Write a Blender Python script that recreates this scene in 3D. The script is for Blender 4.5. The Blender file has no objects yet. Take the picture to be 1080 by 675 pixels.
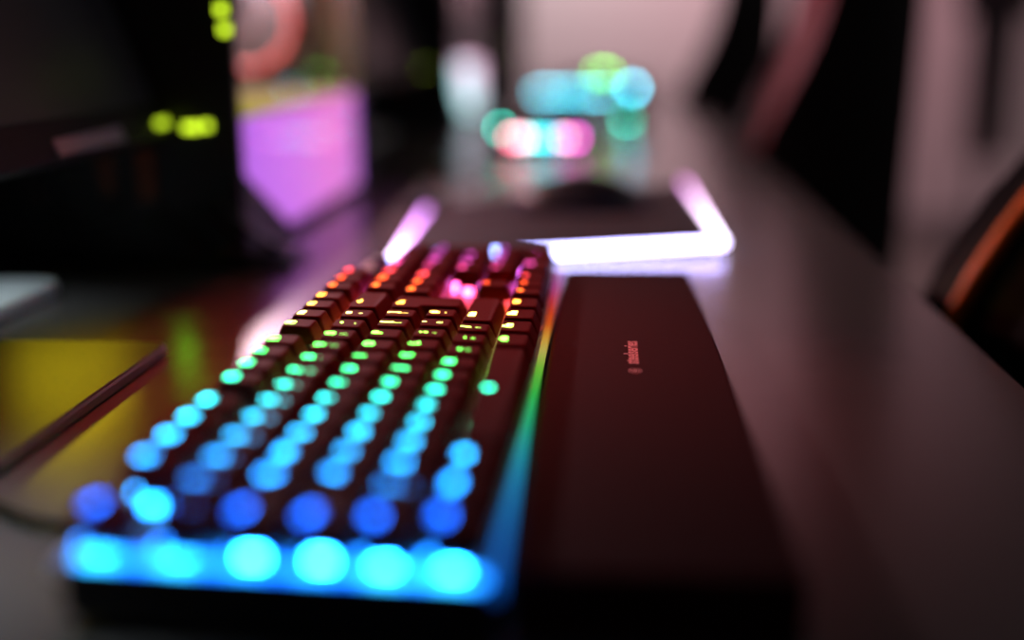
import bpy, bmesh, math, random
from mathutils import Vector, Matrix, Euler
random.seed(7)
C = bpy.context.scene.collection
DZ = 0.788            # height of the keyboard-top reference plane; the desk top is 38 mm below it
TAU = math.radians(1.5)
def W(x, y, z): return Vector((x/1000, y/1000, DZ + z/1000))
MM = 0.001
STEP = 1195           # spacing of the work places along the desk row, mm

# ------------------------------------------------------------------ materials
def mat(name, col, rough=0.5, metal=0.0, spec=0.5, noise=0.0, nscale=60, coat=0.0, bump=0.0):
    m = bpy.data.materials.new(name); m.use_nodes = True
    nt = m.node_tree; b = nt.nodes['Principled BSDF']
    b.inputs['Base Color'].default_value = (*col, 1); b.inputs['Roughness'].default_value = rough
    b.inputs['Metallic'].default_value = metal; b.inputs['Specular IOR Level'].default_value = spec
    b.inputs['Coat Weight'].default_value = coat; b.inputs['Coat Roughness'].default_value = 0.08
    if noise or bump:
        tc = nt.nodes.new('ShaderNodeTexCoord'); n = nt.nodes.new('ShaderNodeTexNoise')
        n.inputs['Scale'].default_value = nscale; n.inputs['Detail'].default_value = 4
        nt.links.new(tc.outputs['Object'], n.inputs['Vector'])
        if noise:
            mr = nt.nodes.new('ShaderNodeMix'); mr.data_type = 'RGBA'
            mr.inputs['A'].default_value = (*[c*(1-noise) for c in col], 1)
            mr.inputs['B'].default_value = (*[min(1, c*(1+noise)) for c in col], 1)
            nt.links.new(n.outputs['Fac'], mr.inputs['Factor']); nt.links.new(mr.outputs['Result'], b.inputs['Base Color'])
        if bump:
            bp = nt.nodes.new('ShaderNodeBump'); bp.inputs['Strength'].default_value = bump; bp.inputs['Distance'].default_value = 0.001
            nt.links.new(n.outputs['Fac'], bp.inputs['Height']); nt.links.new(bp.outputs['Normal'], b.inputs['Normal'])
    return m

def emit(name, col, s):
    m = bpy.data.materials.new(name); m.use_nodes = True; nt = m.node_tree
    b = nt.nodes['Principled BSDF']; b.inputs['Base Color'].default_value = (0.02, 0.02, 0.02, 1)
    b.inputs['Emission Color'].default_value = (*col, 1); b.inputs['Emission Strength'].default_value = s
    return m

def emit_ramp(name, stops, s, axis='Y', lo=0.0, hi=1.0, space='world', dim=None):
    """Emission whose colour runs along one axis (world position or the object's own coordinates)."""
    m = bpy.data.materials.new(name); m.use_nodes = True; nt = m.node_tree
    b = nt.nodes['Principled BSDF']; b.inputs['Base Color'].default_value = (0.02, 0.02, 0.02, 1)
    if space == 'world':
        src = nt.nodes.new('ShaderNodeNewGeometry').outputs['Position']
    else:
        src = nt.nodes.new('ShaderNodeTexCoord').outputs['Object']
    sp = nt.nodes.new('ShaderNodeSeparateXYZ'); nt.links.new(src, sp.inputs[0])
    mr = nt.nodes.new('ShaderNodeMapRange'); mr.inputs['From Min'].default_value = lo; mr.inputs['From Max'].default_value = hi
    nt.links.new(sp.outputs[axis], mr.inputs['Value'])
    cr = nt.nodes.new('ShaderNodeValToRGB'); e = cr.color_ramp.elements
    while len(e) > 1: e.remove(e[-1])
    e[0].position = stops[0][0]; e[0].color = (*stops[0][1], 1)
    for p, c in stops[1:]:
        k = e.new(p); k.color = (*c, 1)
    nt.links.new(mr.outputs['Result'], cr.inputs['Fac']); nt.links.new(cr.outputs['Color'], b.inputs['Emission Color'])
    b.inputs['Emission Strength'].default_value = s
    if dim:
        m2 = nt.nodes.new('ShaderNodeMapRange'); m2.inputs['From Min'].default_value = dim[0]; m2.inputs['From Max'].default_value = dim[1]
        m2.inputs['To Min'].default_value = dim[2]*s; m2.inputs['To Max'].default_value = dim[3]*s
        nt.links.new(sp.outputs[axis], m2.inputs['Value']); nt.links.new(m2.outputs['Result'], b.inputs['Emission Strength'])
    return m

KS = 0.437
RB = [(0.0, (0.006,0.19,1.0)), (0.09, (0.012,0.30,1.0)), (0.17, (0.02,0.46,1.0)), (0.235, (0.02,0.62,0.80)), (0.31, (0.02,0.72,0.34)),
      (0.40, (0.04,0.74,0.10)), (0.48, (0.22,0.78,0.06)), (0.545, (0.75,0.70,0.15)), (0.605, (1.0,0.50,0.06)), (0.665, (1.0,0.16,0.02)),
      (0.74, (1.0,0.07,0.02)), (0.80, (1.0,0.05,0.12)), (0.86, (0.9,0.09,0.5)), (1.0, (0.42,0.10,0.75))]
M = {}
M['legend'] = emit_ramp('key_legend_rainbow', [(0.0, (0.003,0.075,0.6)), (0.035, (0.003,0.085,0.65)), (0.075, (0.010,0.27,1.0))] + RB[2:], 15.0, 'Y', 0.0, KS, dim=(0.0, 0.40, 1.6, 0.45))
M['legend_dim'] = emit_ramp('key_second_legend_rainbow', RB, 4.5, 'Y', 0.0, KS, dim=(0.0, 0.40, 1.3, 0.6))
M['led_side'] = emit_ramp('key_side_led_rainbow', RB, 42.0, 'Y', 0.0, KS, dim=(0.0, 0.1, 0.6, 1.0))
M['led'] = emit_ramp('key_led_rainbow', RB, 30.0, 'Y', 0.0, KS, dim=(0.012, 0.03, 7.0, 0.8))
M['edge'] = emit_ramp('edge_spill_rainbow', RB, 0.55, 'Y', 0.0, KS)
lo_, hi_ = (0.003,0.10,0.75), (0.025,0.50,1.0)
M['endspill'] = emit_ramp('end_spill', [(0.04, lo_), (0.109, hi_), (0.20, lo_), (0.295, hi_), (0.37, (0.004,0.12,0.8)), (0.45, (0.012,0.30,1.0)), (0.53, lo_), (0.607, (0.012,0.30,1.0)), (0.69, (0.003,0.10,0.75)), (0.763, hi_), (0.84, (0.006,0.18,0.9)), (0.918, hi_), (1.0, lo_)], 7.0, 'X', 0, 0.122)
M['keycap'] = mat('keycap_plastic', (0.075,0.0085,0.0080), 0.6, spec=0.015, noise=0.15, nscale=900, bump=0.15)
M['switch'] = mat('switch_housing', (0.012,0.012,0.014), 0.3)
M['plate'] = mat('keyboard_plate', (0.45,0.44,0.45), 0.38, metal=0.2, noise=0.1, nscale=400)
M['case'] = mat('keyboard_case', (0.010,0.010,0.011), 0.5, noise=0.2, nscale=200)
M['rest'] = mat('wrist_rest_rubber', (0.034,0.0058,0.0072), 0.65, spec=0.03, noise=0.15, nscale=300, bump=0.08)
M['rest_text'] = mat('wrist_rest_print', (0.62,0.50,0.52), 0.6)
M['rubber'] = mat('rubber', (0.008,0.008,0.008), 0.8)
M['glossblack'] = mat('gloss_black', (0.004,0.004,0.005), 0.12)
M['black'] = mat('matt_black', (0.006,0.006,0.007), 0.55)
M['blackmetal'] = mat('black_steel', (0.008,0.008,0.009), 0.42, metal=0.2)
M['padcloth'] = mat('pad_cloth', (0.030,0.018,0.022), 0.75, spec=0.25, noise=0.2, nscale=800)
M['padlight_near'] = emit_ramp('pad_light_near', [(0, (0.18,0.32,1.0)), (0.3, (0.46,0.46,1.0)), (1, (0.50,0.42,1.0))], 18.0, 'X', 0.05, 0.25)
M['padlight_side'] = emit_ramp('pad_light_left', [(0, (0.92,0.70,1.0)), (0.4, (0.80,0.32,0.92)), (1, (0.62,0.22,0.80))], 3.3, 'Y', 0.54, 0.83, dim=(0.54, 0.83, 3.4, 0.85))
M['padlight_right'] = emit_ramp('pad_light_right', [(0, (0.85,0.75,1.0)), (0.55, (0.95,0.62,0.95)), (1, (0.80,0.25,0.80))], 3.8, 'Y', 0.62, 0.90, dim=(0.62, 0.9, 2.3, 0.8))
M['mouse'] = mat('mouse_plastic', (0.007,0.006,0.009), 0.38)
M['desk'] = mat('desk_laminate', (0.092,0.083,0.082), 0.235, spec=0.36, noise=0.10, nscale=9)
M['deskedge'] = mat('desk_edge_band', (0.06,0.055,0.055), 0.45)
M['deskleg'] = mat('desk_leg_steel', (0.05,0.05,0.055), 0.4, metal=0.7)
M['floor'] = mat('floor_carpet', (0.115,0.098,0.092), 0.9, noise=0.3, nscale=40)
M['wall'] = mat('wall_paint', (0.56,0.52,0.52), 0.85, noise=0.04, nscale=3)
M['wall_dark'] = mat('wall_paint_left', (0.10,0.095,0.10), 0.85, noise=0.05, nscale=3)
M['trim'] = mat('baseboard_paint', (0.25,0.23,0.23), 0.6)
M['silver'] = mat('silver_stand', (0.80,0.82,0.85), 0.4, metal=0.1)
M['greylabel'] = mat('grey_label', (0.30,0.29,0.31), 0.5, noise=0.1, nscale=300)
M['screen'] = mat('screen_off', (0.010,0.009,0.011), 0.45, spec=0.4)
M['screen'].node_tree.nodes['Principled BSDF'].inputs['Emission Color'].default_value = (0.8,0.75,1,1); M['screen'].node_tree.nodes['Principled BSDF'].inputs['Emission Strength'].default_value = 0.002  # faint emission put in to lift the dark, switched-off screen
M['chin'] = mat('monitor_chin', (0.006,0.005,0.007), 0.6, spec=0.2)
M['lime'] = emit('lime_led', (0.50,0.72,0.02), 3.2)
M['lime_s'] = emit('lime_power_led', (0.50,0.72,0.02), 1.8)
M['orange'] = mat('orange_plastic', (0.16,0.04,0.006), 0.45)
M['pcbgrey'] = mat('grey_metal', (0.055,0.058,0.062), 0.4, metal=0.6)
M['tray'] = mat('motherboard_tray', (0.42,0.34,0.34), 0.7)
M['board'] = mat('circuit_board', (0.05,0.035,0.03), 0.5, noise=0.4, nscale=60)
M['redfan'] = emit('red_fan_light', (1.0,0.05,0.03), 1.2)
M['ledge'] = emit_ramp('ledge_emission', [(0, (0.42,0.46,0.02)), (0.4, (0.70,0.52,0.05)), (1, (0.72,0.40,0.28))], 0.8, 'Y', 0.0, 0.42, 'object')
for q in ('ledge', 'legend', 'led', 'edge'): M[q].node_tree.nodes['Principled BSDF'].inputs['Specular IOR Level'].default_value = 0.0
M['tablet'] = mat('tablet_shell', (0.045,0.045,0.046), 0.34, spec=0.6)
M['tabletedge'] = mat('tablet_edge', (0.16,0.12,0.14), 0.3, metal=0.7)
M['cable'] = mat('cable_rubber', (0.006,0.006,0.006), 0.45)
M['chairblack'] = mat('chair_leather', (0.006,0.006,0.007), 0.5, spec=0.3, bump=0.2, nscale=120)
M['chairred'] = mat('chair_red_leather', (0.22,0.022,0.035), 0.45, bump=0.2, nscale=120)
M['chairorange'] = mat('chair_orange_piping', (1.0,0.22,0.02), 0.5)
M['chairredpipe'] = mat('chair_dark_red_piping', (0.10,0.01,0.02), 0.5)

def glass_mat():
    m = bpy.data.materials.new('tempered_glass'); m.use_nodes = True; nt = m.node_tree
    nt.nodes.remove(nt.nodes['Principled BSDF'])
    o = nt.nodes['Material Output']; mx = nt.nodes.new('ShaderNodeMixShader'); lw = nt.nodes.new('ShaderNodeLayerWeight'); f = nt.nodes.new('ShaderNodeMapRange'); nt.links.new(lw.outputs['Facing'], f.inputs['Value']); f.inputs['From Min'].default_value = 0.5; f.inputs['To Min'].default_value = 0.02; f.inputs['To Max'].default_value = 0.09
    t = nt.nodes.new('ShaderNodeBsdfTransparent'); t.inputs['Color'].default_value = (0.9, 0.9, 0.92, 1)
    g = nt.nodes.new('ShaderNodeBsdfGlossy'); g.inputs['Roughness'].default_value = 0.03
    nt.links.new(f.outputs[0], mx.inputs[0]); nt.links.new(t.outputs[0], mx.inputs[1]); nt.links.new(g.outputs[0], mx.inputs[2]); nt.links.new(mx.outputs[0], o.inputs['Surface'])
    return m
M['glass'] = glass_mat()

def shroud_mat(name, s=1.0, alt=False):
    """Shroud cover whose light is put in as emission: violet with a pink hot spot, colours in the object's own coordinates."""
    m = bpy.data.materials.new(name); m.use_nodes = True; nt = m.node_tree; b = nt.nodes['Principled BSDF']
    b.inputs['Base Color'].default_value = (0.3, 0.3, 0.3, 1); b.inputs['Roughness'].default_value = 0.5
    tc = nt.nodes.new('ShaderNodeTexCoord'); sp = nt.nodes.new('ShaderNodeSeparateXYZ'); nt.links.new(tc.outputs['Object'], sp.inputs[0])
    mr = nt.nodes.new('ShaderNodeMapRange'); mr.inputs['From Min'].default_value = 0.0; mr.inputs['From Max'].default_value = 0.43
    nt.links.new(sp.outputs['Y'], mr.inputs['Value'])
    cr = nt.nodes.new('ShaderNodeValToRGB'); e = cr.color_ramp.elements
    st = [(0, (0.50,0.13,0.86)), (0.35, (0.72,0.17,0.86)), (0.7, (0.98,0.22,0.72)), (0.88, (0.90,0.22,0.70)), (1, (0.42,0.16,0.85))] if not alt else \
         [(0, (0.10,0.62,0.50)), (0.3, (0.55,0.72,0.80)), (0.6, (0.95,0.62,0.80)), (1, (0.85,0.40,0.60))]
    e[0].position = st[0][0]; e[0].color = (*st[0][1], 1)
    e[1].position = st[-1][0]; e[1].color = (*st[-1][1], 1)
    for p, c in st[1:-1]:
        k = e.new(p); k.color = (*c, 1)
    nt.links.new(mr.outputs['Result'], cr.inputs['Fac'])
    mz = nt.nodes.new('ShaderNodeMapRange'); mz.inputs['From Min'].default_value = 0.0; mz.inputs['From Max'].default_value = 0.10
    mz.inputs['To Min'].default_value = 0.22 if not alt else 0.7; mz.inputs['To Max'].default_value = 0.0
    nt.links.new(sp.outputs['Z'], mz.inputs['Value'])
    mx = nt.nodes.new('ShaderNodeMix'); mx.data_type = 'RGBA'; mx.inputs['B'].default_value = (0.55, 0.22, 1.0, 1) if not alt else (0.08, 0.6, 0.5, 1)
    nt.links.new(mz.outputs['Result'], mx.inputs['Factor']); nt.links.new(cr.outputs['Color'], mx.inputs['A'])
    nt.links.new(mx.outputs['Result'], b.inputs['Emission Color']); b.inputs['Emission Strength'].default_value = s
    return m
M['shroud'] = shroud_mat('violet_shroud_emission', 1.15)
M['shroud2'] = shroud_mat('teal_pink_shroud_emission', 3.2, True)

# ------------------------------------------------------------------ mesh helpers
def obj(name, bm, m, parent=None, smooth=False, loc=None):
    bmesh.ops.recalc_face_normals(bm, faces=bm.faces[:])
    me = bpy.data.meshes.new(name); bm.to_mesh(me); bm.free()
    for x in (m if isinstance(m, (list, tuple)) else [m]): me.materials.append(x)
    if smooth:
        for p in me.polygons: p.use_smooth = True
    o = bpy.data.objects.new(name, me); C.objects.link(o)
    if parent: o.parent = parent
    if loc is not None: o.location = loc
    return o
def tag(o, label=None, cat=None, group=None, kind=None):
    if label: o['label'] = label
    if cat: o['category'] = cat
    if group: o['group'] = group
    if kind: o['kind'] = kind
    return o
def thing(name, label, cat, loc=(0,0,0), rotz=0, group=None):
    o = bpy.data.objects.new(name, None); C.objects.link(o); o.empty_display_size = 0.05
    o.location = loc; o.rotation_euler = (0, 0, rotz)
    return tag(o, label, cat, group)
def copy_tree(o, parent=None):
    c = o.copy(); C.objects.link(c); c.parent = parent
    for ch in list(o.children): copy_tree(ch, c)
    return c
def box(bm, x0, x1, y0, y1, z0, z1, mi=0, bev=0.0, mtx=None):
    vs = [bm.verts.new((x, y, z)) for z in (z0, z1) for y in (y0, y1) for x in (x0, x1)]
    fs = [bm.faces.new([vs[i] for i in q]) for q in ((0,2,3,1),(4,5,7,6),(0,1,5,4),(2,6,7,3),(0,4,6,2),(1,3,7,5))]
    if mtx is not None:
        for v in vs: v.co = mtx @ v.co
    for f in fs: f.material_index = mi
    if bev > 0:
        es = list({e for f in fs for e in f.edges})
        r = bmesh.ops.bevel(bm, geom=es, offset=bev, segments=2, affect='EDGES', profile=0.6)
        for f in r['faces']: f.material_index = mi
    return vs
def bbox(x0, x1, y0, y1, z0, z1, bev=0.0):
    bm = bmesh.new(); box(bm, x0, x1, y0, y1, z0, z1, 0, bev); return bm
def tube(bm, pts, r, n=10, mi=0, cap=True):
    """Round tube along a polyline; r is a number or one per point."""
    pts = [Vector(p) for p in pts]; rings = []
    up = Vector((0, 0, 1))
    for i, p in enumerate(pts):
        t = (pts[min(i+1, len(pts)-1)] - pts[max(i-1, 0)]).normalized()
        a = t.cross(up) if abs(t.dot(up)) < 0.95 else t.cross(Vector((1, 0, 0)))
        a.normalize(); b = t.cross(a).normalized(); rr = r[i] if isinstance(r, (list, tuple)) else r
        rings.append([bm.verts.new(p + (a*math.cos(2*math.pi*k/n) + b*math.sin(2*math.pi*k/n))*rr) for k in range(n)])
    for q, s in zip(rings, rings[1:]):
        for k in range(n):
            f = bm.faces.new((q[k], q[(k+1) % n], s[(k+1) % n], s[k])); f.material_index = mi
    if cap:
        for q in (rings[0], rings[-1]):
            f = bm.faces.new(q); f.material_index = mi
def spline(pts, n=8):
    pts = [Vector(p) for p in pts]; out = []
    for i in range(len(pts)-1):
        p0, p1, p2, p3 = pts[max(i-1, 0)], pts[i], pts[i+1], pts[min(i+2, len(pts)-1)]
        for k in range(n):
            t = k/n
            out.append(0.5*((2*p1) + (p2-p0)*t + (2*p0-5*p1+4*p2-p3)*t*t + (3*p1-p0-3*p2+p3)*t**3))
    return out + [pts[-1]]
def lathe(bm, prof, n=20, cx=0, cy=0, mi=0):
    rings = [[bm.verts.new((cx + r*math.cos(2*math.pi*k/n), cy + r*math.sin(2*math.pi*k/n), z)) for k in range(n)] for r, z in prof]
    for q, s in zip(rings, rings[1:]):
        for k in range(n):
            f = bm.faces.new((q[k], q[(k+1) % n], s[(k+1) % n], s[k])); f.material_index = mi
    for q in (rings[0], rings[-1]):
        f = bm.faces.new(q); f.material_index = mi
def inset_poly(p, d):
    n = len(p); out = []
    for i in range(n):
        a, b, c = Vector(p[i-1]), Vector(p[i]), Vector(p[(i+1) % n])
        n1 = Vector((-(b-a).y, (b-a).x)).normalized(); n2 = Vector((-(c-b).y, (c-b).x)).normalized()
        q = (n1 + n2); q = q/(1 + n1.dot(n2)); out.append(tuple(b + q*d))
    return out
def round_poly(p, r, n=3):
    out = []; N = len(p)
    for i in range(N):
        a, b, c = Vector(p[i-1]), Vector(p[i]), Vector(p[(i+1) % N])
        u = (a-b).normalized(); v = (c-b).normalized()
        s, e = b+u*r, b+v*r
        for k in range(n+1):
            t = k/n; out.append(tuple((1-t)**2*s + 2*t*(1-t)*b + t*t*e))
    return out
def loft(bm, loops, top=True, bottom=True, mi=0):
    rings = [[bm.verts.new(v) for v in L] for L in loops]; n = len(rings[0])
    for q, s in zip(rings, rings[1:]):
        for k in range(n):
            f = bm.faces.new((q[k], q[(k+1) % n], s[(k+1) % n], s[k])); f.material_index = mi
    fs = []
    if bottom: fs.append(bm.faces.new(rings[0]))
    if top: fs.append(bm.faces.new(rings[-1]))
    for f in fs: f.material_index = mi
    return rings
def rrect(x0, x1, y0, y1, r, n=4): return round_poly([(x0,y0),(x1,y0),(x1,y1),(x0,y1)], r, n)
def slab(x0, x1, y0, y1, z0, z1, r, bev, top_inset=0.0):
    """Rounded-corner slab with softened top and bottom edges."""
    p = [(x0,y0),(x1,y0),(x1,y1),(x0,y1)]; bm = bmesh.new()
    L = []
    for d, z in ((bev, z0), (0, z0+bev), (0, z1-bev), (bev*0.35, z1-bev*0.3), (bev, z1)):
        q = round_poly(inset_poly(p, d), max(r-d, r*0.4), 4); L.append([(x, y, z) for x, y in q])
    loft(bm, L); return bm

# ------------------------------------------------------------------ the room
tag(obj('floor', bbox(-0.6, 4.5, -1.5, 5.2, -0.05, 0.0), M['floor']), kind='structure')
tag(obj('wall_back', bbox(-0.6, 4.5, 5.08, 5.2, 0.0, 3.0), M['wall']), kind='structure')
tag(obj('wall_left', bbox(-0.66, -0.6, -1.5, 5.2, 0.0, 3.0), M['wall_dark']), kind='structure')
tag(obj('baseboard_back', bbox(-0.6, 4.5, 5.062, 5.08, 0.0, 0.10, 0.004), M['trim']), kind='structure')

# ------------------------------------------------------------------ desks in one row
def desk(y0, y1, label):
    t = thing('desk', label, 'desk', (0, (y0+y1)/2000, 0), 0, 'desks in one long row')
    h = (y1-y0)/2000
    bm = bmesh.new(); box(bm, -0.50, 0.352, -h, h, 0.725, 0.75, 0, 0.0015)
    obj('tabletop', bm, M['desk'], t)
    for sy in (-1, 1):
        yy = sy*(h-0.06)
        for xx in (-0.42, 0.08): obj('leg', bbox(xx-0.025, xx+0.025, yy-0.025, yy+0.025, 0.03, 0.725, 0.003), M['deskleg'], t)
        obj('foot_rail', bbox(-0.46, 0.12, yy-0.03, yy+0.03, 0.0, 0.03, 0.004), M['deskleg'], t)
    obj('cross_beam', bbox(-0.10, -0.06, -h+0.08, h-0.08, 0.66, 0.72, 0.003), M['deskleg'], t)
    return t
desk(-500, 1105.5, 'grey desk in front carrying the lit keyboard and wrist rest')
desk(1108.5, 2713, 'grey desk behind the seam, carrying the second blurred keyboard')
desk(2716, 4320, 'farthest grey desk of the row, near the back wall')

# ------------------------------------------------------------------ main keyboard (key unit 19.05 mm)
P = 19.05; X0 = 13.3       # v position of the function row's centre, mm
kb = thing('gaming_keyboard', 'black backlit keyboard with rainbow glowing keys in the foreground', 'keyboard', (0, 0, DZ))
kb.rotation_euler = (0, TAU, 0)
def S(bm): bmesh.ops.scale(bm, vec=(MM, MM, MM), verts=bm.verts[:]); return bm
KX0, KX1, KY0, KY1 = -1.0, 124.6, -1.6, 437.0
obj('top_plate', S(slab(KX0, KX1, KY0, KY1, -18.0, -15.0, 5, 0.8)), M['plate'], kb)
obj('case', S(slab(KX0+1.5, KX1-1.0, KY0+1.5, KY1-1.5, -32.5, -18.0, 5, 2.0)), M['case'], kb)
obj('led_spill_strip', S(bbox(121.7, 124.9, KY0+2, KY1-5, -17.6, -14.2, 0.3)), M['edge'], kb)  # emissive strip standing in for key light reflected along the plate lip
obj('led_spill_strip', S(bbox(KX0+9, 121.5, KY0-0.3, 0.2, -13.0, -10.4, 0.3)), M['endspill'], kb)  # spilled LED light put in as emission, brighter at each key row
obj('end_rim', S(bbox(KX0+5, 122.0, KY0-0.3, 0.2, -18.0, -13.3, 0.3)), M['case'], kb)
for fx, fy in ((12, 25), (12, 405)): obj('rubber_foot', S(slab(fx-6, fx+6, fy-14, fy+14, -37.5, -32.4, 4, 1)), M['rubber'], kb)
for fx, fy in ((110, 25), (110, 405)): obj('rubber_foot', S(slab(fx-6, fx+6, fy-14, fy+14, -34.9, -32.4, 4, 0.6)), M['rubber'], kb)

ROWX = [X0] + [X0 + (1.19+k)*P for k in range(5)]
ROWZ = [0.2, 1.0, -0.4, -0.7, 0.1, 0.9]
cap_cache = {}
def cap_mesh(wu, hu=1.0, iso=False):
    key = (wu, hu, iso)
    if key in cap_cache: return cap_cache[key]
    a = hu*P/2 - 0.45; b = wu*P/2 - 0.45
    if iso:   # tall enter key: 1.5 units wide above, 1.25 below; origin at its upper half
        w1, w2 = 1.5*P/2-0.45, 1.5*P/2-0.45
        step = -1.5*P/2 + 0.25*P + 0.45
        p = [(-a, -w1), (P*0.5-0.45, -w1), (P*0.5-0.45, step), (P*1.5-0.45, step), (P*1.5-0.45, w1), (-a, w1)]
        p = [(x, y) for x, y in p]
    else:
        p = [(-a, -b), (a, -b), (a, b), (-a, b)]
    L = []
    for d, z, r in ((0.0, -7.6, 1.2), (1.4, -3.4, 1.4), (2.3, -0.7, 1.6), (2.6, -0.2, 1.6), (3.0, 0.0, 1.5), (4.2, -0.28, 1.2)):
        q = inset_poly(p, d)
        q = [(x - d*0.22, y) for x, y in q]        # top face leans to the upper side
        L.append([(x, y, z) for x, y in round_poly(q, r, 3)])
    bm = bmesh.new(); loft(bm, L, bottom=False); S(bm)
    bmesh.ops.recalc_face_normals(bm, faces=bm.faces[:])
    me = bpy.data.meshes.new('keycap'); bm.to_mesh(me); bm.free(); me.materials.append(M['keycap'])
    for pl in me.polygons: pl.use_smooth = len(pl.vertices) == 4 and pl.area < 3e-5
    cap_cache[key] = me; return me
def switch_mesh():
    bm = bmesh.new()
    L = [[(x, y, z) for x, y in rrect(-c, c, -c, c, 0.8, 2)] for c, z in ((7.0, -15.1), (6.8, -11.5), (5.2, -8.4))]
    loft(bm, L)
    r = bmesh.new()
    # clear light window with its LED on the upper side of the housing
    box(bm, -2.8, 2.8, -8.4, -3.0, -15.0, -11.6, 2, 0.5)
    box(bm, -8.6, -4.0, -2.6, 2.6, -15.0, -11.2, 1, 0.5)
    r.free(); S(bm); bmesh.ops.recalc_face_normals(bm, faces=bm.faces[:])
    me = bpy.data.meshes.new('switch'); bm.to_mesh(me); bm.free(); me.materials.append(M['switch']); me.materials.append(M['led_side']); me.materials.append(M['led']); return me
SW = switch_mesh()
txt_cache = {}
def text_mesh(s, size, m, extr=0.0):
    k = (s, size, m.name)
    if k in txt_cache: return txt_cache[k]
    cu = bpy.data.curves.new('t', 'FONT'); cu.body = s; cu.size = size*MM; cu.align_x = 'CENTER'; cu.align_y = 'CENTER'; cu.extrude = extr*MM; cu.resolution_u = 3
    cu.offset = 0.00024
    o = bpy.data.objects.new('t', cu); C.objects.link(o); bpy.context.view_layer.update()
    me = bpy.data.meshes.new_from_object(o.evaluated_get(bpy.context.evaluated_depsgraph_get()))
    C.objects.unlink(o); bpy.data.objects.remove(o); bpy.data.curves.remove(cu)
    me.name = 'legend'; me.materials.clear(); me.materials.append(m); txt_cache[k] = me; return me
def key(row, u, wu, leg, leg2=None, hu=1.0, iso=False, lu=None, size=6.3):
    """One key: keycap with its printed light-through legend and the switch below."""
    x = (ROWX[row] + (hu-1)*P/2)
    k = bpy.data.objects.new('keycap', cap_mesh(wu, hu, iso)); C.objects.link(k); k.parent = kb
    k.location = (x*MM, u*P*MM, ROWZ[row]*MM)
    if leg:
        l = bpy.data.objects.new('legend', text_mesh(leg, size if len(leg) < 3 else size*0.72, M['legend'])); C.objects.link(l); l.parent = k
        off = 0 if lu is None else (lu-u)*P
        l.location = (-4.0*MM - (hu-1)*P/2*MM, off*MM, 0.0001); l.rotation_euler = (0, 0, math.pi/2)
    if leg2:
        l = bpy.data.objects.new('legend', text_mesh(leg2, size*0.5, M['legend_dim'])); C.objects.link(l); l.parent = k
        l.location = (1.4*MM, 0, -0.0001); l.rotation_euler = (0, 0, math.pi/2)
    s = bpy.data.objects.new('switch', SW); C.objects.link(s); s.parent = k; s.location = (0, 0, -ROWZ[row]*MM)
key(0, 0.5, 1, 'Esc')
for i in range(12): key(0, (2.5, 3.5, 4.5, 5.5, 7, 8, 9, 10, 11.5, 12.5, 13.5, 14.5)[i], 1, 'F%d' % (i+1))
for u, s in ((15.75, 'Prt'), (16.75, 'Scr'), (17.75, 'Brk')): key(0, u, 1, s)
for i, (a, b) in enumerate(zip('`1234567890-=', '~!"£$%^&*()_+')): key(1, 0.5+i, 1, a, b)
key(1, 14.0, 2, '<--', lu=13.75)
for i, a in enumerate('QWERTYUIOP'): key(2, 2.0+i, 1, a)
key(2, 0.75, 1.5, 'Tab', lu=0.6)
key(2, 12, 1, '[', '{'); key(2, 13, 1, ']', '}')
key(2, 14.25, 1.5, 'Ent', iso=True, lu=14.1)
key(3, 0.875, 1.75, 'Cap', lu=0.6)
for i, a in enumerate('ASDFGHJKL'): key(3, 2.25+i, 1, a)
key(3, 11.25, 1, ';', ':'); key(3, 12.25, 1, "'", '@'); key(3, 13.25, 1, '#', '~')
key(4, 0.625, 1.25, 'Shf', lu=0.55); key(4, 1.75, 1, '\\', '|')
for i, a in enumerate('ZXCVBNM'): key(4, 2.75+i, 1, a)
key(4, 9.75, 1, ',', '<'); key(4, 10.75, 1, '.', '>'); key(4, 11.75, 1, '/', '?')
key(4, 13.625, 2.75, 'Shift', lu=13.0)
for u, s in ((0.625, 'Ctrl'), (1.875, 'Win'), (3.125, 'Alt'), (10.625, 'Alt'), (11.875, 'Fn'), (13.125, 'Me'), (14.375, 'Ctrl')): key(5, u, 1.25, s)
key(5, 6.875, 6.25, 'o', size=7)
for u, s in ((15.75, 'Ins'), (16.75, 'Hm'), (17.75, 'Up')): key(1, u, 1, s)
for u, s in ((15.75, 'Del'), (16.75, 'End'), (17.75, 'Dn')): key(2, u, 1, s)
key(4, 16.75, 1, '^')
for u, s in ((15.75, '<'), (16.75, 'v'), (17.75, '>')): key(5, u, 1, s)
for r, ss in ((1, ('Num', '/', '*', '-')), (2, ('7', '8', '9')), (3, ('4', '5', '6')), (4, ('1', '2', '3'))):
    for i, s in enumerate(ss): key(r, 19.0+i, 1, s)
key(2, 22.0, 1, '+', hu=2.0); key(4, 22.0, 1, '=', hu=2.0)
key(5, 19.5, 2, '0'); key(5, 21.0, 1, '.')
# small display, wheel and media button in the corner without keys
obj('display', S(slab(X0-7, X0+7, 18.9*P, 20.9*P, -15.1, -12.2, 1.5, 0.4)), M['glossblack'], kb)
bm = bmesh.new(); lathe(bm, [(5.5, -15.1), (5.5, -9), (5.0, -8.5)], 24, X0-1, 22.0*P); obj('volume_wheel', S(bm), M['pcbgrey'], kb, True)
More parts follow.
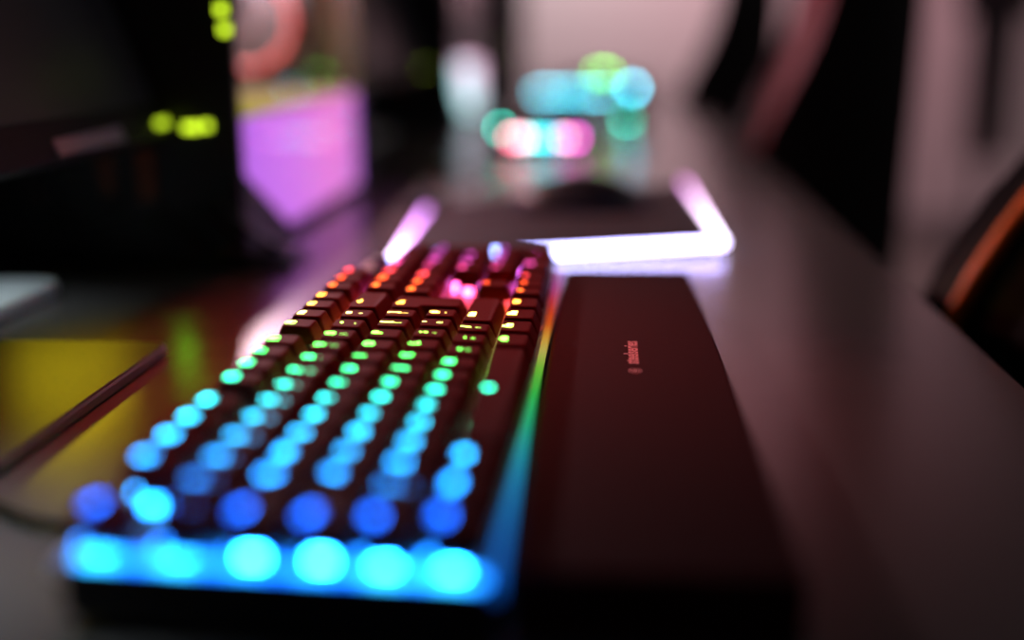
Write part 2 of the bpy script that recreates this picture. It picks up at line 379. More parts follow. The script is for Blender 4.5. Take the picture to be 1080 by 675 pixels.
# cable leaving the upper side and running off to the left on the desk
cp = spline([W(2, 60, -32)-Vector((0,0,DZ)), W(-20, 66, -35)-Vector((0,0,DZ)), W(-45, 73, -36.0)-Vector((0,0,DZ)), W(-66, 86, -36.5)-Vector((0,0,DZ)), W(-90, 98, -37.5)-Vector((0,0,DZ)),
             W(-140, 92, -38.6)-Vector((0,0,DZ)), W(-210, 62, -40.2)-Vector((0,0,DZ)), W(-300, 20, -42.2)-Vector((0,0,DZ))], 8)
bm = bmesh.new(); tube(bm, cp, 0.0023, 10); obj('cable', bm, M['cable'], kb, True)

# ------------------------------------------------------------------ wrist rest
wr = thing('wrist_rest', 'dark flat wrist rest with printed lettering beside the glowing keyboard', 'wrist rest', W(0, 0, -38))
p = [(126, 8), (210, 8), (203, 429), (126, 429)]
bm = bmesh.new(); L = []
for d, z, r in ((1.5, 0.0, 4), (0.3, 1.2, 5), (0, 8, 5), (0.2, 18, 5), (0.9, 20.2, 4.6), (2.2, 21.0, 4)):
    L.append([(x*MM, y*MM, z*MM) for x, y in round_poly(inset_poly(p, d), r, 5)])
loft(bm, L); obj('cushion', bm, M['rest'], wr)
bm = bmesh.new()   # round emblem before the word
ring = [[(math.cos(2*math.pi*k/24)*r, math.sin(2*math.pi*k/24)*r) for k in range(24)] for r in (2.9, 2.2)]
a = [bm.verts.new((x*MM, y*MM, 0)) for x, y in ring[0]]; b = [bm.verts.new((x*MM, y*MM, 0)) for x, y in ring[1]]
for k in range(24): bm.faces.new((a[k], a[(k+1) % 24], b[(k+1) % 24], b[k]))
c = [bm.verts.new((math.cos(2*math.pi*k/12)*1.1*MM, math.sin(2*math.pi*k/12)*1.1*MM, 0)) for k in range(12)]; bm.faces.new(c)
obj('emblem', bm, M['rest_text'], wr, loc=(0.1655, 0.207, 0.0212))
o = bpy.data.objects.new('lettering', text_mesh('steelseries', 9.2, M['rest_text'])); C.objects.link(o); o.parent = wr
o.location = (0.1645, 0.2375, 0.0212); o.rotation_euler = (0, 0, math.pi/2)

# ------------------------------------------------------------------ lit mouse pad and mouse
pad = thing('mouse_pad', 'black mouse pad with glowing violet white rim behind the keyboard', 'mouse pad', W(0, 0, -38))
Q = [(-6, 545, 2.9), (240, 598, 8.5), (229, 905, 15.0), (-21, 842, 3.5)]
def bil(s, t):
    a, b, c, d = [Vector(q) for q in Q]
    return a*(1-s)*(1-t) + b*s*(1-t) + c*s*t + d*(1-s)*t
bm = bmesh.new(); N = 10; g0 = [[bm.verts.new(bil(i/N, j/N)*MM) for j in range(N+1)] for i in range(N+1)]
g1 = [[bm.verts.new((bil(i/N, j/N)-Vector((0, 0, 3.0)))*MM) for j in range(N+1)] for i in range(N+1)]
for i in range(N):
    for j in range(N):
        bm.faces.new((g0[i][j], g0[i+1][j], g0[i+1][j+1], g0[i][j+1])); bm.faces.new((g1[i][j], g1[i][j+1], g1[i+1][j+1], g1[i+1][j]))
for i in range(N):
    for A, Bq in (((i, 0), (i+1, 0)), ((i+1, N), (i, N)), ((0, i+1), (0, i)), ((N, i), (N, i+1))):
        bm.faces.new((g1[A[0]][A[1]], g1[Bq[0]][Bq[1]], g0[Bq[0]][Bq[1]], g0[A[0]][A[1]]))
obj('cloth_surface', bm, M['padcloth'], pad)
def padline(s0, t0, s1, t1, n=10): return [(bil(s0+(s1-s0)*k/n, t0+(t1-t0)*k/n)+Vector((0, 0, -0.2)))*MM for k in range(n+1)]
for nm, pl, mm in (('rim_light', padline(0, 0, 1, 0), 'padlight_near'), ('rim_light', padline(0, 0.0, 0, 1), 'padlight_side'), ('rim_light', padline(1, 0.0, 1, 1), 'padlight_right')):
    bm = bmesh.new(); tube(bm, pl, 0.0026, 10); obj(nm, bm, M[mm], pad, True)
obj('control_box', bbox(-0.034, -0.012, 0.79, 0.85, 0.0001, 0.012, 0.002), M['black'], pad)

ms = thing('computer_mouse', 'black computer mouse on the glowing mouse pad', 'mouse', W(128, 772, -28.4))
ms.rotation_euler = (math.radians(1.0), math.radians(-1.6), 0)
def mouse_body():
    bm = bmesh.new(); L = []
    n = 14
    for i in range(n+1):
        t = i/n; x = -60 + 120*t
        w = 31*(1-abs(2*t-1)**3.2)**0.5*(0.92+0.12*math.cos((t-0.75)*5)) + 0.6
        h = 35*(math.sin(math.pi*(0.10+0.86*t)))**0.72*(0.78+0.22*t) + 1
        L.append([(x*MM, w*math.cos(a)*MM*(1 if math.sin(a) > 0 else 1.0), max(0.0, h*math.sin(a))*MM) for a in [math.pi*k/12 for k in range(13)]])
    loft(bm, L); return bm
obj('body', mouse_body(), M['mouse'], ms, True)
bm = bmesh.new(); tube(bm, [(-0.036, -0.004, 0.0165), (-0.036, 0.004, 0.0165)], 0.009, 16); obj('scroll_wheel', bm, M['rubber'], ms, True)
bm = bmesh.new(); tube(bm, spline([(-0.058, 0, 0.006), (-0.085, 0.004, 0.0045), (-0.11, 0.018, 0.0040), (-0.124, 0.03, 0.0030), (-0.15, 0.05, 0.0005), (-0.17, 0.07, -0.0005)], 6), 0.0017, 8); obj('cable', bm, M['cable'], ms, True)

# ------------------------------------------------------------------ tablet left of the keyboard
tb = thing('tablet', 'dark glossy tablet lying left of the keyboard, its surface catching yellow light', 'tablet', W(0, 0, -38))
p = [(-215, 114), (-79.5, 114), (-79.5, 296), (-215, 296)]
bm = bmesh.new(); loft(bm, [[(x*MM, y*MM, z*MM) for x, y in round_poly(inset_poly(p, d), 8, 5)] for d, z in ((1.5, 0), (0, 1.5), (0, 5.0), (0.8, 6.0))]); obj('edge_band', bm, M['tabletedge'], tb)
bm = bmesh.new(); loft(bm, [[(x*MM, y*MM, z*MM) for x, y in round_poly(inset_poly(p, d), 7, 5)] for d, z in ((1.0, 5.9), (1.0, 6.6), (1.6, 7.0))]); obj('glass_top', bm, M['tablet'], tb)

# ------------------------------------------------------------------ monitors
def monitor(y0, name_label, led=True):
    t = thing('monitor', name_label, 'monitor', W(-158, 524-270+y0, -38), 0, 'monitors along the desk row')
    pv = Vector((0, 0, 0.097)); R = Matrix.Translation(pv) @ Matrix.Rotation(math.radians(-20), 4, 'Y')
    def pt(bm): bmesh.ops.transform(bm, matrix=R, verts=bm.verts[:]); return bm
    obj('rear_shell', pt(bbox(-0.030, -0.004, -0.270, 0.270, 0.0, 0.350, 0.004)), M['black'], t)
    obj('bezel', pt(bbox(-0.006, 0.0, -0.270, 0.270, 0.0, 0.352, 0.001)), M['chin'], t)
    obj('screen', pt(bbox(0.0, 0.0006, -0.262, 0.262, 0.024, 0.344)), M['screen'], t)
    obj('label_strip', pt(bbox(0.0, 0.001, 0.100, 0.192, 0.002, 0.012)), M['greylabel'], t)
    if led: obj('power_light', pt(bbox(0.0, 0.002, 0.252, 0.270, 0.006, 0.011)), M['lime_s'], t)
    obj('neck', bbox(-0.125, -0.09, -0.035, 0.035, 0.008, 0.24, 0.004), M['silver'], t)
    bm = bmesh.new(); tube(bm, [(-0.108, 0, 0.205), (-0.075, 0, 0.215)], 0.03, 16); obj('tilt_joint', bm, M['black'], t, True)
    obj('stand_base', slab(-0.20, -0.048, -0.17, 0.19, 0.0, 0.009, 0.02, 0.002), M['silver'], t)
    return t
monitor(0, 'black monitor tilted back, near the computer tower at upper left, grey label below its screen')
monitor(STEP, 'blurred black monitor behind the violet lit computer tower')
monitor(2*STEP, 'dark monitor seen just left of the pale back wall')

# ------------------------------------------------------------------ computer towers
def tower(y0, label, shroud, lights=True):
    """Case 230 x 440 x 450 mm: rear face to -y, glass side to +x."""
    t = thing('computer_tower', label, 'computer', W(-112, 530+y0, -38), 0, 'computer towers beside the monitors')
    D, Wd, H = 0.440, 0.230, 0.450; B = 0.004
    bk, gm = M['blackmetal'], M['pcbgrey']
    for fx in (-0.205, -0.03):
        for fy in (0.0, D-0.05): obj('foot', slab(fx-0.018, fx+0.018, fy+0.004, fy+0.045, 0.0, B, 0.006, 0.001), M['rubber'], t)
    obj('bottom_panel', bbox(-Wd, -0.001, 0.0, D, B, B+0.004), bk, t)
    obj('top_panel', bbox(-Wd, 0.0, 0, D, B+H-0.012, B+H, 0.002), bk, t)
    obj('far_side_panel', bbox(-Wd, -Wd+0.003, 0.002, D-0.002, B+0.004, B+H-0.012), bk, t)
    obj('front_panel', bbox(-Wd, 0.0, D-0.016, D, B+0.004, B+H-0.012, 0.002), bk, t)
    # rear panel with cut details
    rp = obj('rear_panel', bbox(-Wd+0.003, 0.0, 0.0, 0.004, B+0.004, B+H-0.012), bk, t)
    def rear(nm, x0, x1, z0, z1, m, dy=0.003, bev=0.0): return obj(nm, bbox(x0, x1, -dy, 0.0, z0, z1, bev), m, rp)
    rear('port_plate', -0.110, -0.064, 0.205, 0.355, gm)
    for k in range(5): rear('audio_jack', -0.100, -0.090, 0.215+0.018*k, 0.226+0.018*k, M['orange'] if k % 2 else gm, 0.006, 0.002)
    for k in range(6): rear('slot_cover', -0.205, -0.075, 0.062+0.0205*k, 0.077+0.0205*k, gm if k in (1, 2) else bk, 0.0025)
    for z, x in ((0.071, -0.097), (0.067, -0.068)): rear('power_plug', x-0.006, x+0.006, z-0.018, z+0.018, M['orange'], 0.0035)
    bm = bmesh.new()
    for r in (0.052, 0.040, 0.028, 0.016):
        q = [(-0.17+math.cos(2*math.pi*k/28)*r, -0.004, 0.36+math.sin(2*math.pi*k/28)*r) for k in range(29)]; tube(bm, q, 0.0012, 5, cap=False)
    for k in range(4): tube(bm, [(-0.17+math.cos(k*math.pi/4)*s*0.054, -0.004, 0.36+math.sin(k*math.pi/4)*s*0.054) for s in (-1, 1)], 0.0012, 5)
    obj('fan_grille', bm, gm, rp)
    bm = bmesh.new()
    for r in (0.040, 0.030, 0.02): tube(bm, [(-0.12+math.cos(2*math.pi*k/24)*r, -0.003, 0.056+math.sin(2*math.pi*k/24)*r*0.8) for k in range(25)], 0.0013, 5, cap=False)
    obj('supply_grille', bm, gm, rp)
    if lights:
        for x, z in ((-0.035, 0.1010), (-0.029, 0.1012), (-0.021, 0.1022)): rear('port_light', x-0.0025, x+0.0025, z-0.0025, z+0.0025, M['lime'], 0.003)
        for x, z in ((-0.0045, 0.182), (-0.0030, 0.1685)): rear('port_light', x-0.003, x+0.003, z-0.003, z+0.003, M['lime'], 0.003)
    # inside
    sh = obj('power_supply_shroud', bbox(-0.20, 0.0, 0.0, 0.425, 0.0, 0.098), [shroud], t, loc=(-0.006, 0.004, B+0.003))
    if lights: obj('shroud_top', bbox(-0.20, 0.0005, 0.0, 0.425, 0.098, 0.1005), M['ledge'], t, loc=(-0.006, 0.004, B+0.003))  # yellow light on the shroud top put in as emission
    obj('motherboard_tray', bbox(-0.205, -0.201, 0.006, 0.42, B+0.106, B+H-0.014), M['tray'], t)
    mb = obj('motherboard', bbox(-0.200, -0.196, 0.01, 0.255, B+0.14, B+0.42), M['board'], t)
    for k in range(4): obj('memory_stick', bbox(-0.196, -0.150, 0.165+0.011*k, 0.171+0.011*k, B+0.27, B+0.40, 0.001), M['black'], mb)
    bm = bmesh.new(); box(bm, -0.196, -0.06, 0.075, 0.145, B+0.27, B+0.38, 0, 0.002); obj('cooler', bm, gm, mb)
    gp = obj('graphics_card', bbox(-0.196, -0.075, 0.012, 0.28, B+0.175, B+0.215, 0.004), M['black'], t)
    obj('backplate', bbox(-0.190, -0.078, 0.014, 0.278, B+0.2152, B+0.2175), gm, gp)
    for z in (0.175, 0.305):
        fr = obj('front_fan', bbox(-0.17, -0.05, 0.395, 0.42, B+z-0.06+0.005, B+z+0.06-0.005, 0.004), M['black'], t)
        bm = bmesh.new(); tube(bm, [(-0.11+math.cos(2*math.pi*k/24)*0.048, 0.392, B+z+math.sin(2*math.pi*k/24)*0.048) for k in range(25)], 0.004, 6, cap=False); obj('ring_light', bm, M['redfan'], fr)
    fr = obj('rear_fan', bbox(-0.17, -0.05, 0.008, 0.032, B+0.285, B+0.405, 0.004), M['black'], t)
    bm = bmesh.new(); tube(bm, [(-0.11+math.cos(2*math.pi*k/24)*0.048, 0.035, B+0.345+math.sin(2*math.pi*k/24)*0.048) for k in range(25)], 0.004, 6, cap=False); obj('ring_light', bm, M['redfan'], fr)
    # glass side with its black frame
    obj('glass_panel', bbox(-0.003, 0.0, 0.006, D-0.018, B+0.002, B+H-0.014), M['glass'], t)
    obj('frame_post', bbox(-0.004, 0.002, -0.001, 0.008, B-0.002, B+H-0.012), M['black'], t); obj('frame_post', bbox(-0.004, 0.002, D-0.012, D, B, B+H-0.012), M['black'], t)
    bm = bmesh.new()
    # dark lower rear corner brace
    vs = [bm.verts.new(v) for v in ((0.001, 0.006, B), (0.001, 0.135, B), (0.001, 0.006, B+0.062), (0.003, 0.006, B), (0.003, 0.135, B), (0.003, 0.006, B+0.062))]
    for q in ((0, 1, 2), (3, 5, 4), (0, 3, 4, 1), (1, 4, 5, 2), (2, 5, 3, 0)): bm.faces.new([vs[i] for i in q])
    obj('corner_brace', bm, M['black'], t)
    return t
tower(0, 'black computer tower at left, glass side glowing violet with a yellow ledge', M['shroud'])
M['shroud_off'] = M['black']
tower(2*STEP, 'unlit black computer tower on the farthest desk', M['shroud_off'], False)
tower(STEP, 'far computer tower glowing pink and teal behind the second monitor', M['shroud2'], False)

# power and signal cables behind the near tower, glossy and lit violet
cab = thing('cable_bundle', 'black glossy cables hanging at the lower corner of the violet lit tower', 'cable', W(-106, 545, -38))
for k, pts in enumerate(([(-0.02, -0.028, 0.05), (0.0, -0.024, 0.03), (0.010, 0.0, 0.016), (0.012, 0.03, 0.006), (0.006, 0.06, 0.0035)],
                         [(-0.04, -0.028, 0.045), (-0.02, -0.03, 0.02), (0.002, -0.02, 0.008), (0.022, 0.0, 0.0035), (0.028, 0.03, 0.0035)],
                         [(-0.07, -0.028, 0.04), (-0.04, -0.034, 0.012), (0.0, -0.036, 0.0035), (0.034, -0.03, 0.0035)])):
    bm = bmesh.new(); tube(bm, spline(pts, 8), 0.0032, 10); obj('cable', bm, M['glossblack'], cab, True)

# ------------------------------------------------------------------ far keyboards
def far_keyboard(y0, x0, label, leds, spill):
    t = thing('gaming_keyboard', label, 'keyboard', W(x0, y0, -38), 0, None)
    obj('case', slab(0, 0.130, 0, 0.437, 0.004, 0.020, 0.006, 0.002), M['case'], t)
    bm = bmesh.new()
    for r in range(6):
        for u in range(22):
            cx, cy = 0.0125+r*0.021, 0.012+u*0.01955
            L = [[(x, y, z) for x, y in rrect(cx-a, cx+a, cy-a, cy+a, 0.001, 1)] for a, z in ((0.0088, 0.025), (0.0066, 0.0325))]; loft(bm, L)
    tag(obj('keycaps', bm, M['keycap'], t), kind='stuff')
    for fx in (0.02, 0.11):
        for fy in (0.03, 0.40): obj('rubber_foot', slab(fx-0.006, fx+0.006, fy-0.012, fy+0.012, 0, 0.0045, 0.003, 0.0005), M['rubber'], t)
    for x, y, z, r, m in leds:
        bm = bmesh.new(); bmesh.ops.create_icosphere(bm, subdivisions=2, radius=r); obj('key_light', bm, m, t, True, (x, y, z))
    return t
def em(n, c, s): return emit(n, c, s)
e_teal, e_pink, e_white = em('led_teal', (0.02,0.85,0.62), 26), em('led_red_pink', (1.0,0.14,0.26), 30), em('led_white_rose', (1,0.50,0.62), 30)
e_cyan, e_blue, e_mag = em('led_cyan', (0.03,0.85,0.85), 26), em('led_sky', (0.1,0.55,0.95), 20), em('led_magenta', (0.95,0.12,0.72), 30)
k2 = far_keyboard(1345, 1, 'second keyboard far along the desk with rainbow light blobs on its near end',
    [(0.000, -0.004, 0.034, 0.0036, e_teal), (0.017, -0.004, 0.021, 0.004, e_pink), (0.032, -0.004, 0.021, 0.004, e_white), (0.046, -0.004, 0.021, 0.0036, e_cyan),
     (0.060, -0.004, 0.021, 0.0036, e_cyan), (0.074, -0.004, 0.021, 0.0036, e_blue), (0.088, -0.004, 0.021, 0.0036, e_white), (0.104, -0.004, 0.021, 0.0038, e_mag)], None)
c2 = em('led_ice', (0.09,0.72,0.92), 30); c3 = em('led_ice_bright', (0.10,0.70,0.95), 32); c4 = em('led_green', (0.16,0.75,0.08), 30)
k3 = far_keyboard(2*STEP+5, 0, 'farthest keyboard on the desk row glowing with pale cyan blobs',
    [(x, -0.004, 0.028, 0.0045, c2) for x in (-0.008, 0.012, 0.034, 0.058, 0.084, 0.112, 0.135)], None)
# headset with lit ear cups on the far desk
hs = thing('headset', 'headset with cyan, teal and green lights lying on the desk beyond the rainbow lit keyboard', 'headset', W(165, 1835, -38))
bm = bmesh.new(); tube(bm, spline([(0.02, -0.018, 0.075), (-0.02, -0.014, 0.088), (-0.07, 0.0, 0.085), (-0.095, 0.022, 0.07), (-0.07, 0.045, 0.085), (-0.02, 0.058, 0.088), (0.02, 0.062, 0.075)], 6), 0.007, 8); obj('headband', bm, M['black'], hs, True)
for yy in (-0.018, 0.062):
    bm = bmesh.new(); tube(bm, [(0.02, yy-0.014, 0.040), (0.02, yy-0.008, 0.040), (0.02, yy+0.012, 0.040)], [0.030, 0.040, 0.040], 24)
    obj('ear_cup', bm, M['black'], hs, False)
c5 = em('led_sea_green', (0.03,0.75,0.50), 34)
for x, y, z, r, m in ((0.026, -0.034, 0.066, 0.0060, c3), (0.016, -0.034, 0.015, 0.0052, c5), (-0.018, -0.022, 0.090, 0.0046, c4), (-0.034, -0.018, 0.092, 0.0042, c4)):
    bm = bmesh.new(); bmesh.ops.create_icosphere(bm, subdivisions=2, radius=r); obj('status_light', bm, m, hs, True, (x, y, z))
bm = bmesh.new(); tube(bm, spline([(0.045, -0.03, 0.03), (0.03, -0.05, 0.022), (-0.02, -0.055, 0.012), (-0.06, -0.05, 0.006)], 6), 0.003, 8); obj('boom_microphone', bm, M['black'], hs, True)

# ------------------------------------------------------------------ gaming chairs
def chair(x, y, label, accent, pipe, recline=8, edge_piping=True, turn=0):
    """Racing chair, facing -x."""
    t = thing('gaming_chair', label, 'chair', (x/1000, y/1000, 0), math.radians(turn), 'gaming chairs along the desk row')
    bk = M['chairblack']
    base = bmesh.new()
    for k in range(5):
        a = 2*math.pi*k/5 + 0.3; d = Vector((math.cos(a), math.sin(a), 0))
        tube(base, [d*0.02 + Vector((0,0,0.10)), d*0.18 + Vector((0,0,0.095)), d*0.31 + Vector((0,0,0.075))], [0.034, 0.026, 0.018], 8)
    b = obj('star_base', base, M['black'], t, True)
    for k in range(5):
        a = 2*math.pi*k/5 + 0.3; d = Vector((math.cos(a), math.sin(a), 0)); s = Vector((-d.y, d.x, 0))
        w = bmesh.new()
        for q in (-1, 1): tube(w, [d*0.31 + s*q*0.006 + Vector((0,0,0.030)), d*0.31 + s*q*0.024 + Vector((0,0,0.030))], 0.030, 14)
        obj('caster', w, M['rubber'], b)
    g = bmesh.new(); tube(g, [(0,0,0.09), (0,0,0.26)], 0.028, 12); tube(g, [(0,0,0.26), (0,0,0.37)], 0.016, 12); obj('gas_lift', g, M['black'], t)
    obj('tilt_mechanism', bbox(-0.12, 0.12, -0.09, 0.09, 0.355, 0.395, 0.008), M['blackmetal'], t)
    obj('seat', slab(-0.27, 0.24, -0.20, 0.20, 0.39, 0.485, 0.07, 0.025), bk, t)
    for sy in (-1, 1):
        bm = slab(-0.25, 0.20, sy*0.235-0.05, sy*0.235+0.05, 0.40, 0.525, 0.045, 0.03); obj('seat_bolster', bm, bk, t)
        ar = bmesh.new(); tube(ar, [(0.06, sy*0.24, 0.40), (0.06, sy*0.305, 0.43), (0.06, sy*0.31, 0.62)], 0.019, 8)
        a = obj('armrest', ar, M['black'], t); obj('arm_pad', slab(-0.085, 0.165, sy*0.31-0.045, sy*0.31+0.045, 0.62, 0.648, 0.03, 0.008), M['rubber'], a)
    # backrest: closed shell lofted from its front and rear surface
    def half(h):   # half width against height 0..1
        pts = [(0, 0.20), (0.12, 0.235), (0.30, 0.255), (0.50, 0.275), (0.64, 0.285), (0.76, 0.25), (0.86, 0.175), (0.95, 0.15), (1, 0.11)]
        for (a, b), (c, d) in zip(pts, pts[1:]):
            if a <= h <= c: u = (h-a)/(c-a); u = u*u*(3-2*u); return b+(d-b)*u
        return pts[-1][1]
    rec = math.radians(recline); Hb = 0.86; nz, ny = 30, 64
    def pos(h, s, front):
        w = half(h); yy = s*w
        wing = (max(0, abs(s)-0.40)/0.60)**1.3 * (0.085 + 0.09*math.exp(-((h-0.30)/0.20)**2)) * (1 if h < 0.78 else max(0, (0.92-h)/0.14))
        th = 0.085*(1-0.35*abs(s)**4)*(1 - 0.35*h)
        edge = 0.5*th*(abs(s)**8)
        xx = -wing + (0 if front else th - 2*edge) + (edge if front else edge)
        lum = -0.03*math.exp(-((h-0.2)/0.13)**2)*(1-abs(s)**2)
        if front: xx += lum
        z = h*Hb
        return Vector((0.205 + xx*math.cos(rec) + z*math.sin(rec), yy, 0.44 + z*math.cos(rec) - xx*math.sin(rec)))
    bm = bmesh.new(); F = {}; 
    for fr in (0, 1):
        for i in range(nz+1):
            for j in range(ny+1): F[fr, i, j] = bm.verts.new(pos(i/nz, -1+2*j/ny, fr))
    def ftag(i, j, fr):
        s = abs(-1+2*(j+0.5)/ny); h = (i+0.5)/nz
        if fr and 0.45 < s < 0.86 and 0.12 < h < 0.80: return 1
        return 0
    for fr in (0, 1):
        for i in range(nz):
            for j in range(ny):
                f = bm.faces.new((F[fr,i,j], F[fr,i+1,j], F[fr,i+1,j+1], F[fr,i,j+1])); f.material_index = ftag(i, j, fr)
    for i in range(nz):
        for j in (0, ny): bm.faces.new((F[0,i,j], F[0,i+1,j], F[1,i+1,j], F[1,i,j]))
    for j in range(ny):
        for i in (0, nz): bm.faces.new((F[0,i,j], F[0,i,j+1], F[1,i,j+1], F[1,i,j]))
    br = obj('backrest', bm, [bk, accent, pipe], t, True)
    for sy in (-1, 1):   # piping along the wing edges
        q = [pos(i/20*0.84, sy*(0.90 if edge_piping else 0.91), 1) + Vector((-0.003, -0.003*sy, 0)) for i in range(21)]
        bm = bmesh.new(); tube(bm, q, 0.005 if edge_piping else 0.0065, 8); obj('piping', bm, pipe, br, True)
    bm = slab(-0.035, 0.035, -0.13, 0.13, -0.07, 0.07, 0.03, 0.025); bmesh.ops.transform(bm, matrix=Matrix.Translation(pos(0.86, 0, 1) + Vector((-0.02, 0, 0))) @ Matrix.Rotation(rec, 4, 'Y'), verts=bm.verts[:])
    obj('neck_pillow', bm, accent, t)
    return t
chair(228, 268, 'nearest black gaming chair, with orange piping, beside the near desk', M['chairblack'], M['chairorange'], 18, False)
chair(276, 285+STEP, 'tall black gaming chair with red side panels behind the desk edge', M['chairred'], M['chairredpipe'], 3, turn=-4)
chair(252, 285+2*STEP, 'farthest dark gaming chair, left of the black and red one', M['chairblack'], M['chairblack'], 4, turn=-7)

# ------------------------------------------------------------------ coat stand by the far wall
cs = thing('coat_stand', 'dark slim coat stand against the back wall at upper right', 'coat stand', (1.68, 4.7, 0))
bm = bmesh.new(); tube(bm, [(0,0,0.03), (0,0,1.75)], 0.018, 10); obj('pole', bm, M['black'], cs)
bm = bmesh.new(); lathe(bm, [(0.02, 0.03), (0.17, 0.02), (0.18, 0.0)], 24); obj('base', bm, M['black'], cs)
for k in range(4):
    a = k*math.pi/2+0.4; bm = bmesh.new(); tube(bm, spline([(0,0,1.62), (math.cos(a)*0.08, math.sin(a)*0.08, 1.58), (math.cos(a)*0.13, math.sin(a)*0.13, 1.66)], 6), 0.008, 8); obj('hook', bm, M['black'], cs)
ct = thing('coat', 'long dark coat hanging on the stand by the back wall', 'coat', (1.68, 4.7, 0))
bm = bmesh.new()
loft(bm, [[(math.cos(2*math.pi*k/20)*rx*(1+0.12*math.sin(5*k)), -0.06+math.sin(2*math.pi*k/20)*ry, z) for k in range(20)] for rx, ry, z in ((0.075, 0.04, 0.40), (0.085, 0.05, 0.8), (0.10, 0.055, 1.15), (0.12, 0.06, 1.42), (0.10, 0.05, 1.55), (0.04, 0.03, 1.63))])
obj('body', bm, M['chairblack'], ct, True)
for sx in (-1, 1):
    bm = bmesh.new(); tube(bm, [(sx*0.10, -0.07, 1.5), (sx*0.125, -0.075, 1.2), (sx*0.12, -0.08, 0.95)], [0.04, 0.036, 0.03], 10); obj('sleeve', bm, M['chairblack'], ct, True)

# ------------------------------------------------------------------ lights
def area(name, loc, target, sx, sy, col, power, spread=math.pi):
    l = bpy.data.lights.new(name, 'AREA'); l.shape = 'RECTANGLE'; l.size = sx; l.size_y = sy; l.color = col; l.energy = power; l.spread = spread
    o = bpy.data.objects.new(name, l); C.objects.link(o); o.location = loc
    o.rotation_euler = (Vector(target)-Vector(loc)).to_track_quat('-Z', 'Y').to_euler(); return o
def point(name, loc, col, power, r=0.01):
    l = bpy.data.lights.new(name, 'POINT'); l.color = col; l.energy = power; l.shadow_soft_size = r
    o = bpy.data.objects.new(name, l); C.objects.link(o); o.location = loc; return o
area('wall_wash_pink', (0.72, 3.9, 2.3), (0.62, 5.08, 0.85), 0.6, 0.3, (1.0, 0.46, 0.55), 29)
area('wall_wash_white', (-0.15, 4.3, 2.0), (-0.15, 5.08, 0.95), 0.3, 0.3, (1.0, 0.98, 0.97), 13)
area('room_light', (2.4, 2.6, 2.9), (1.6, 3.6, 0.0), 1.6, 1.6, (1.0, 0.84, 0.84), 10)
# light inside the near tower
tx, ty, tz = -0.112, 0.528, 0.75
point('case_light_yellow', (tx-0.10, ty+0.05, tz+0.15), (0.9, 0.72, 0.10), 1.0)
point('case_light_red', (tx-0.12, ty+0.20, tz+0.30), (1.0, 0.12, 0.05), 3.5)
point('case_light_white', (tx-0.10, ty+0.36, tz+0.26), (1.0, 0.66, 0.70), 11)
tx2, ty2 = tx, ty+STEP*MM
point('far_case_light', (tx2-0.10, ty2+0.25, tz+0.28), (1.0, 0.5, 0.55), 5)
# yellow lamp added behind the monitor's lower edge, caught by tablet and desk; red glow over the keyboard; added cool spots for stand base and desk corner
area('yellow_fill', (-0.235, 0.506, 0.855), (-0.05, 0.18, 0.757), 0.08, 0.03, (0.85, 0.70, 0.01), 0.0048, math.radians(56))
l = bpy.data.lights.new('chair_fill_spot', 'SPOT'); l.color = (1.0, 0.62, 0.66); l.energy = 22; l.spot_size = math.radians(50); l.spot_blend = 0.8; l.shadow_soft_size = 0.1  # spot added above the view to brighten the chair fronts
o = bpy.data.objects.new('chair_fill_spot', l); C.objects.link(o); o.location = (-0.25, 1.75, 1.75); o.rotation_euler = (Vector((0.45, 1.70, 0.95))-Vector(o.location)).to_track_quat('-Z', 'Y').to_euler()
l = bpy.data.lights.new('red_spot', 'SPOT'); l.color = (1.0, 0.05, 0.04); l.energy = 105; l.spot_size = math.radians(18.5); l.spot_blend = 1.0; l.shadow_soft_size = 0.15
o = bpy.data.objects.new('red_spot', l); C.objects.link(o); o.location = (0.0, 0.75, 1.75); o.rotation_euler = (Vector((0.035, 0.275, 0.78))-Vector(o.location)).to_track_quat('-Z', 'Y').to_euler()
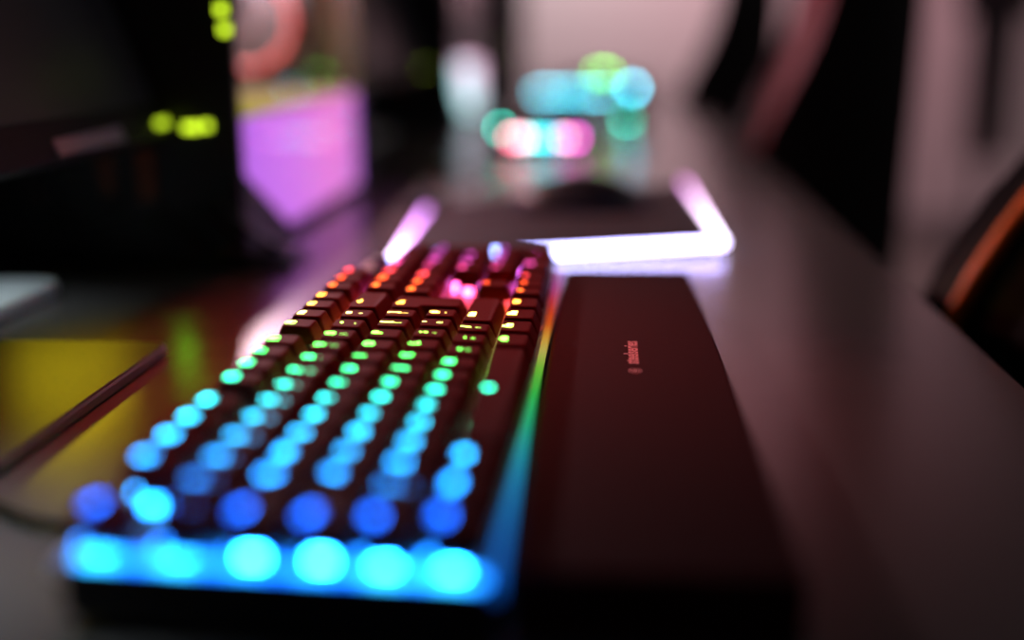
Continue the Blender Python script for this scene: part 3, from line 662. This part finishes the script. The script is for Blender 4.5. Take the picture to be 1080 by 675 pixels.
for tg, at_, en, sz in (((-0.235, 0.37, 0.76), (-0.50, 0.36, 1.30), 5, 15), ((-0.08, 0.03, 0.75), (-0.11, -0.17, 1.95), 36, 11)):
    l = bpy.data.lights.new('cool_fill_spot', 'SPOT'); l.color = (0.76, 0.94, 1.0); l.energy = en*2.2; l.spot_size = math.radians(sz); l.spot_blend = 1.0; l.shadow_soft_size = 0.05  # spots added to brighten the silver stand base and left desk corner
    o = bpy.data.objects.new('cool_fill_spot', l); C.objects.link(o); o.location = at_; o.rotation_euler = (Vector(tg)-Vector(o.location)).to_track_quat('-Z', 'Y').to_euler()
l = bpy.data.lights.new('green_streak_spot', 'SPOT'); l.color = (0.22, 1.0, 0.02); l.energy = 0.011; l.spot_size = math.radians(28); l.spot_blend = 0.5; l.shadow_soft_size = 0.004  # unseen spot added to draw the green streak on the desk
o = bpy.data.objects.new('green_streak_spot', l); C.objects.link(o); o.location = (-0.155, 0.515, 0.817); o.rotation_euler = (Vector((-0.067, 0.29, 0.75))-Vector(o.location)).to_track_quat('-Z', 'Y').to_euler()

w = bpy.data.worlds.new('room_air'); bpy.context.scene.world = w; w.use_nodes = True
w.node_tree.nodes['Background'].inputs['Color'].default_value = (1.0, 0.86, 0.86, 1); w.node_tree.nodes['Background'].inputs['Strength'].default_value = 0.02

# ------------------------------------------------------------------ camera
cd = bpy.data.cameras.new('camera'); cam = bpy.data.objects.new('camera', cd); C.objects.link(cam)
cd.sensor_width = 36; cd.lens = 1227.34/1080*36; cd.clip_start = 0.01
T = Matrix.Rotation(TAU, 4, 'Y')
Rm = T @ Euler([math.radians(a) for a in (75.866, -1.087, 4.7495)], 'XYZ').to_matrix().to_4x4()
pos_ = T @ Vector((149.83, -286.72, 133.0))
cam.matrix_world = Matrix.Translation(W(*pos_)) @ Rm
cd.dof.use_dof = True; cd.dof.focus_distance = 0.545; cd.dof.aperture_fstop = cd.lens/28.0; cd.dof.aperture_blades = 0
sc = bpy.context.scene; sc.camera = cam
sc.view_settings.view_transform = 'Standard'; sc.view_settings.look = 'None'; sc.view_settings.exposure = 0.0; sc.view_settings.gamma = 1.0
sc.cycles.use_denoising = True; sc.cycles.sample_clamp_indirect = 4.0; sc.cycles.max_bounces = 8
